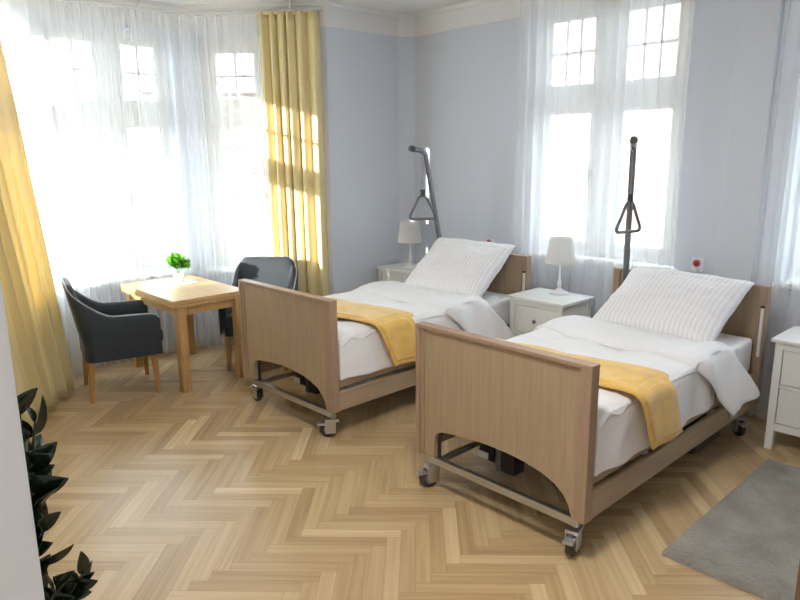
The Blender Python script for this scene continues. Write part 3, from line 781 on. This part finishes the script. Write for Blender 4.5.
# ------------------------------------------------------------------ call boxes
def make_box(x, z, label):
    r_ = empty('call_button_box', (x, YB, z))
    MB().box((-.042, -.022, -.045), (.036, 0, .045), .006).build('housing', M['boxw'], r_)
    MB().lathe([(.0, 0), (.026, 0), (.026, .005), (.0, .005)], 24, m=Matrix.Translation((-.004, -.022, .012)) @ Matrix.Rotation(PI/2, 4, 'X')).build('button_ring', M['magenta'], r_)
    MB().lathe([(.0, 0), (.017, 0), (.015, .010), (.0, .011)], 20, m=Matrix.Translation((-.004, -.025, .012)) @ Matrix.Rotation(PI/2, 4, 'X')).build('call_button', M['red'], r_, True)
    MB().box((-.014, -.03, -.05), (.006, -.005, -.025), .003).build('plug', M['china'], r_)
    MB().tube([(-.004, -.02, -.045), (-.01, -.03, -.11), (.01, -.03, -.2)], .003, 6).build('cord', M['boxw'], r_, True)
    tag(r_, label, 'call button', 'nurse call boxes')
make_box(.432, .957, 'small white wall box with a red button above the near bed headboard')
make_box(-1.376, .938, 'small white wall box with a red button above the far bed headboard')

# ------------------------------------------------------------------ rug
def rugf(a, b):
    x0, y0, x1, y1 = 1.195, .315, 1.78, 1.62
    x = x0+(x1-x0)*a; y = y0+(y1-y0)*b
    e = min(a, 1-a, b, 1-b); z = .028*min(1, (e/.02))**.5+nz(x, y, 0, 40)*.0016+nz(x, y, 3, 9)*.0022*min(1, e/.02)
    j = nz(x, y, 7, 60)*.004 if e < .01 else 0
    return x+j, y+j, max(.001, z)
o = MB().grid(rugf, 150, 220).build('rug', M['rug'], None, True); tag(o, 'grey soft-pile rug on the parquet right of the near bed', 'rug')

# ------------------------------------------------------------------ dark plant at the left edge
zp = empty('houseplant', (.17, -1.90, 0))
MB().lathe([(.0, 0), (.11, 0), (.15, .26), (.155, .27), (.14, .27), (.135, .24), (.0, .24)], 32).build('planter', M['potgrey'], zp, True)
MB().lathe([(.0, .235), (.134, .24), (.0, .25)], 24).build('soil', M['soil'], zp)
def zz_stem(tip, lean, nleaf, seed, ls):
    rn = random.Random(seed); a = Vector((tip[0]*.12, tip[1]*.12, .24)); c = Vector((tip[0]*.45, tip[1]*.45, tip[2]*.65)); b = Vector(tip)
    def q(t): return a*(1-t)**2+c*2*t*(1-t)+b*t*t
    st = MB().tube([q(t/12) for t in range(13)], [.013-.009*t/12 for t in range(13)], 8).build('stem', M['stem'], zp, True)
    mb = MB()
    for i in range(nleaf):
        t = .30+.70*i/(nleaf-1); p = q(t); tg = (q(min(1, t+.02))-q(t-.02)).normalized()
        sd = tg.cross(Vector((math.cos(lean), math.sin(lean), 0))).normalized()
        for sg in ((-1, 1) if i < nleaf-1 else (0,)):
            d = (sd*sg*.9+tg*(.75 if sg else 1)+Vector((rn.uniform(-.6, .6), rn.uniform(-.6, .6), rn.uniform(-.5, .5)))).normalized()
            s = ls*rn.uniform(.55, 1.25); wd = d.cross(tg if sg else sd).cross(d) if sg else sd
            wd = wd.normalized(); wd = (wd+Vector((rn.uniform(-.6, .6), rn.uniform(-.6, .6), rn.uniform(-.6, .6)))).normalized(); wd = (wd-d*wd.dot(d)).normalized(); nn = d.cross(wd)
            pts = []; K = 7
            for k in range(K+1):
                u_ = k/K; ww = .27*s*math.sin(PI*u_**.8)**.75 if 0 < k < K else 0.002
                cc = p+d*s*u_+nn*(-.10*s*u_*u_); pts += [cc-wd*ww+nn*ww*.35, cc, cc+wd*ww+nn*ww*.35]
            fs = []
            for k in range(K): fs += [(3*k, 3*k+1, 3*k+4, 3*k+3), (3*k+1, 3*k+2, 3*k+5, 3*k+4)]
            mb.poly(pts, fs)
    lf = mb.build('leaflets', M['darkleaf'], st, True, recalc=False); solid(lf, .0012)
for k, (tip, lean, n_, ls) in enumerate([((-.02, .02, 1.02), .8, 12, .13), ((.06, .06, .90), 2.2, 11, .13), ((-.12, -.05, .97), 1.5, 12, .12), ((.20, .13, .50), 3.0, 13, .075), ((.05, -.08, .80), .2, 12, .11), ((.10, .06, .70), 1.2, 12, .10), ((.17, .06, .46), 2.0, 12, .08), ((.02, .10, .94), 3.4, 12, .10)]):
    zz_stem(tip, lean, n_, k, ls)
tag(zp, 'dark glossy-leaved houseplant beside the door frame at the left edge', 'houseplant')

# door jamb strip and cabinet at the frame edges
struct(MB().box((1.440, -2.42, 0), (1.456, -2.115, 2.26), .003).build('door_1', M['white']))
cb = empty('wooden_cabinet', (2.16, .10, 0))
MB().box((-.33, -.27, .06), (.33, .27, 1.05), .004).build('body', M['cabinet'], cb)
for s_ in (-1, 1):
    dd = MB().box((s_*.163-.155, -.29, .09), (s_*.163+.155, -.27, 1.02), .003).build('door', M['cabinet'], cb)
    MB().tube([(s_*.03, -.30, .5), (s_*.03, -.30, .62)], .006, 8).build('handle', M['steel'], dd)
for (x, y) in ((-1, -1), (1, -1), (-1, 1), (1, 1)):
    MB().box((x*.30-.025, y*.24-.025, 0), (x*.30+.025, y*.24+.025, .06), 0).build('foot', M['cabinet'], cb)
tag(cb, 'brown wooden cabinet edge at the bottom right corner, over the rug', 'cabinet')

# ------------------------------------------------------------------ outside
struct(MB().box((-60, -40, -4.3), (60, 60, -4.2), 0).build('ground', M['asphalt']))
def uvwall(o, L, H):
    uv = o.data.uv_layers.new(name='wall')
    for l in o.data.loops:
        v = o.data.vertices[l.vertex_index].co; uv.data[l.index].uv = (v.x+v.y, v.z)
def building(name, c, ang, w, d, z1, material, wins, label, roof=None):
    e = empty(name, (c[0], c[1], -4.2), ang)
    wl = MB().box((-w/2, 0, 0), (w/2, d, z1+4.2), 0).build('wall', material, e); uvwall(wl, w, z1)
    MB().box((-w/2-.1, -.12, z1+4.2), (w/2+.1, d+.1, z1+4.42), .02).build('cornice', M['winwood'], e)
    for (x, z, ww, hh) in wins:
        wf = MB().box((x-ww/2-.08, -.05, z+4.2), (x+ww/2+.08, .02, z+4.2+hh), .01).build('window', M['winwood'], e)
        MB().box((x-ww/2, -.07, z+4.28), (x+ww/2, -.04, z+4.12+hh), 0).build('pane', M['dkglass'], wf)
    if roof:
        rf = MB().poly([(-w/2-.3, -.3, z1+4.42), (w/2+.3, -.3, z1+4.42), (w/2+.3, d+.3, z1+4.42), (-w/2-.3, d+.3, z1+4.42), (-w/2+.6, d/2, z1+4.42+roof), (w/2-.6, d/2, z1+4.42+roof)], [(0, 1, 5, 4), (2, 3, 4, 5), (1, 2, 5), (3, 0, 4), (3, 2, 1, 0)]).build('roof', M['roof'], e)
        MB().box((w/4, d/2-.3, z1+5), (w/4+.5, d/2+.2, z1+5.2+roof), 0).build('chimney', M['beige'], rf)
    tag(e, label, 'building', 'houses across the street')
    return e
# angle: local -y faces the bay
building('apartment_building', (-10.6, 6.0), math.atan2(-.872, -.488)+PI*1.0, 5.0, 4, 3.0, M['pink'], [(-1.9, .2, .9, 1.7), (1.9, .2, .9, 1.7)], 'pale pink stone building seen through the narrow right bay window', .9)
building('apartment_building', (-17.5, 2.2), math.atan2(-.95, -.31)+PI, 4.4, 5, 5.6, M['beige'], [(-1.2, 3.3, .8, 1.2), (.4, 3.3, .8, 1.2), (-1.2, .6, .8, 1.5), (.4, .6, .8, 1.5)], 'beige building faintly seen through the middle bay window', .9)
building('apartment_building', (-7.6, 12.2), math.atan2(.55, .84)*0+.2, 5.2, 5, 9, M['beige'], [(-1.5, 1.5, .9, 1.8), (0, 1.5, .9, 1.8), (1.5, 1.5, .9, 1.8)], 'beige building edge seen through the left pane between the beds', .9)

# ------------------------------------------------------------------ light
w = bpy.data.worlds.new('sky'); scene.world = w; w.use_nodes = True
bg = w.node_tree.nodes['Background']; bg.inputs[0].default_value = (.80, .90, 1.0, 1); bg.inputs[1].default_value = 4.6
sun = bpy.data.lights.new('sun', 'SUN'); sun.energy = 11; sun.angle = .009; sun.color = (1, .93, .82)
so = bpy.data.objects.new('sun', sun); C.objects.link(so)
so.rotation_euler = Vector((.205, 1, -.245)).to_track_quat('-Z', 'Y').to_euler()
def added_fill_lamp(x, y, power, label):  # invented fixture, out of frame, added to brighten the interior
    e = empty('added_fill_lamp', (x, y, ZC))
    MB().lathe([(.0, -.03), (.26, -.03), (.27, 0), (.0, 0)], 40).build('mounting_plate', M['lamp'], e)
    g = MB().lathe([(.0, -.10), (.12, -.095), (.21, -.07), (.25, -.03)], 40).build('glass_bowl', M['bowl'], e, True)
    l = bpy.data.lights.new('added_fill_light', 'AREA'); l.shape = 'DISK'; l.size = .5; l.energy = power; l.color = (1, .98, .95)
    lo = bpy.data.objects.new('added_fill_light', l); C.objects.link(lo); lo.parent = e; lo.location = (0, 0, -.11)
    tag(e, label, 'added fill lamp', 'added fill lamps')
added_fill_lamp(1.0, -.9, 18, 'added unseen fill lamp with a round white bowl over the open bedroom floor')  # added fill from above the open floor
added_fill_lamp(2.0, -3.3, 9, 'added unseen fill lamp with a round white bowl in the passage outside the door')  # added fill from behind the camera
scene.view_settings.view_transform = 'Standard'; scene.view_settings.look = 'None'
scene.view_settings.exposure = 1.4; scene.view_settings.gamma = 1; scene.view_settings.use_curve_mapping = False
scene.cycles.max_bounces = 12; scene.cycles.diffuse_bounces = 6; scene.cycles.transparent_max_bounces = 24; scene.cycles.transmission_bounces = 8
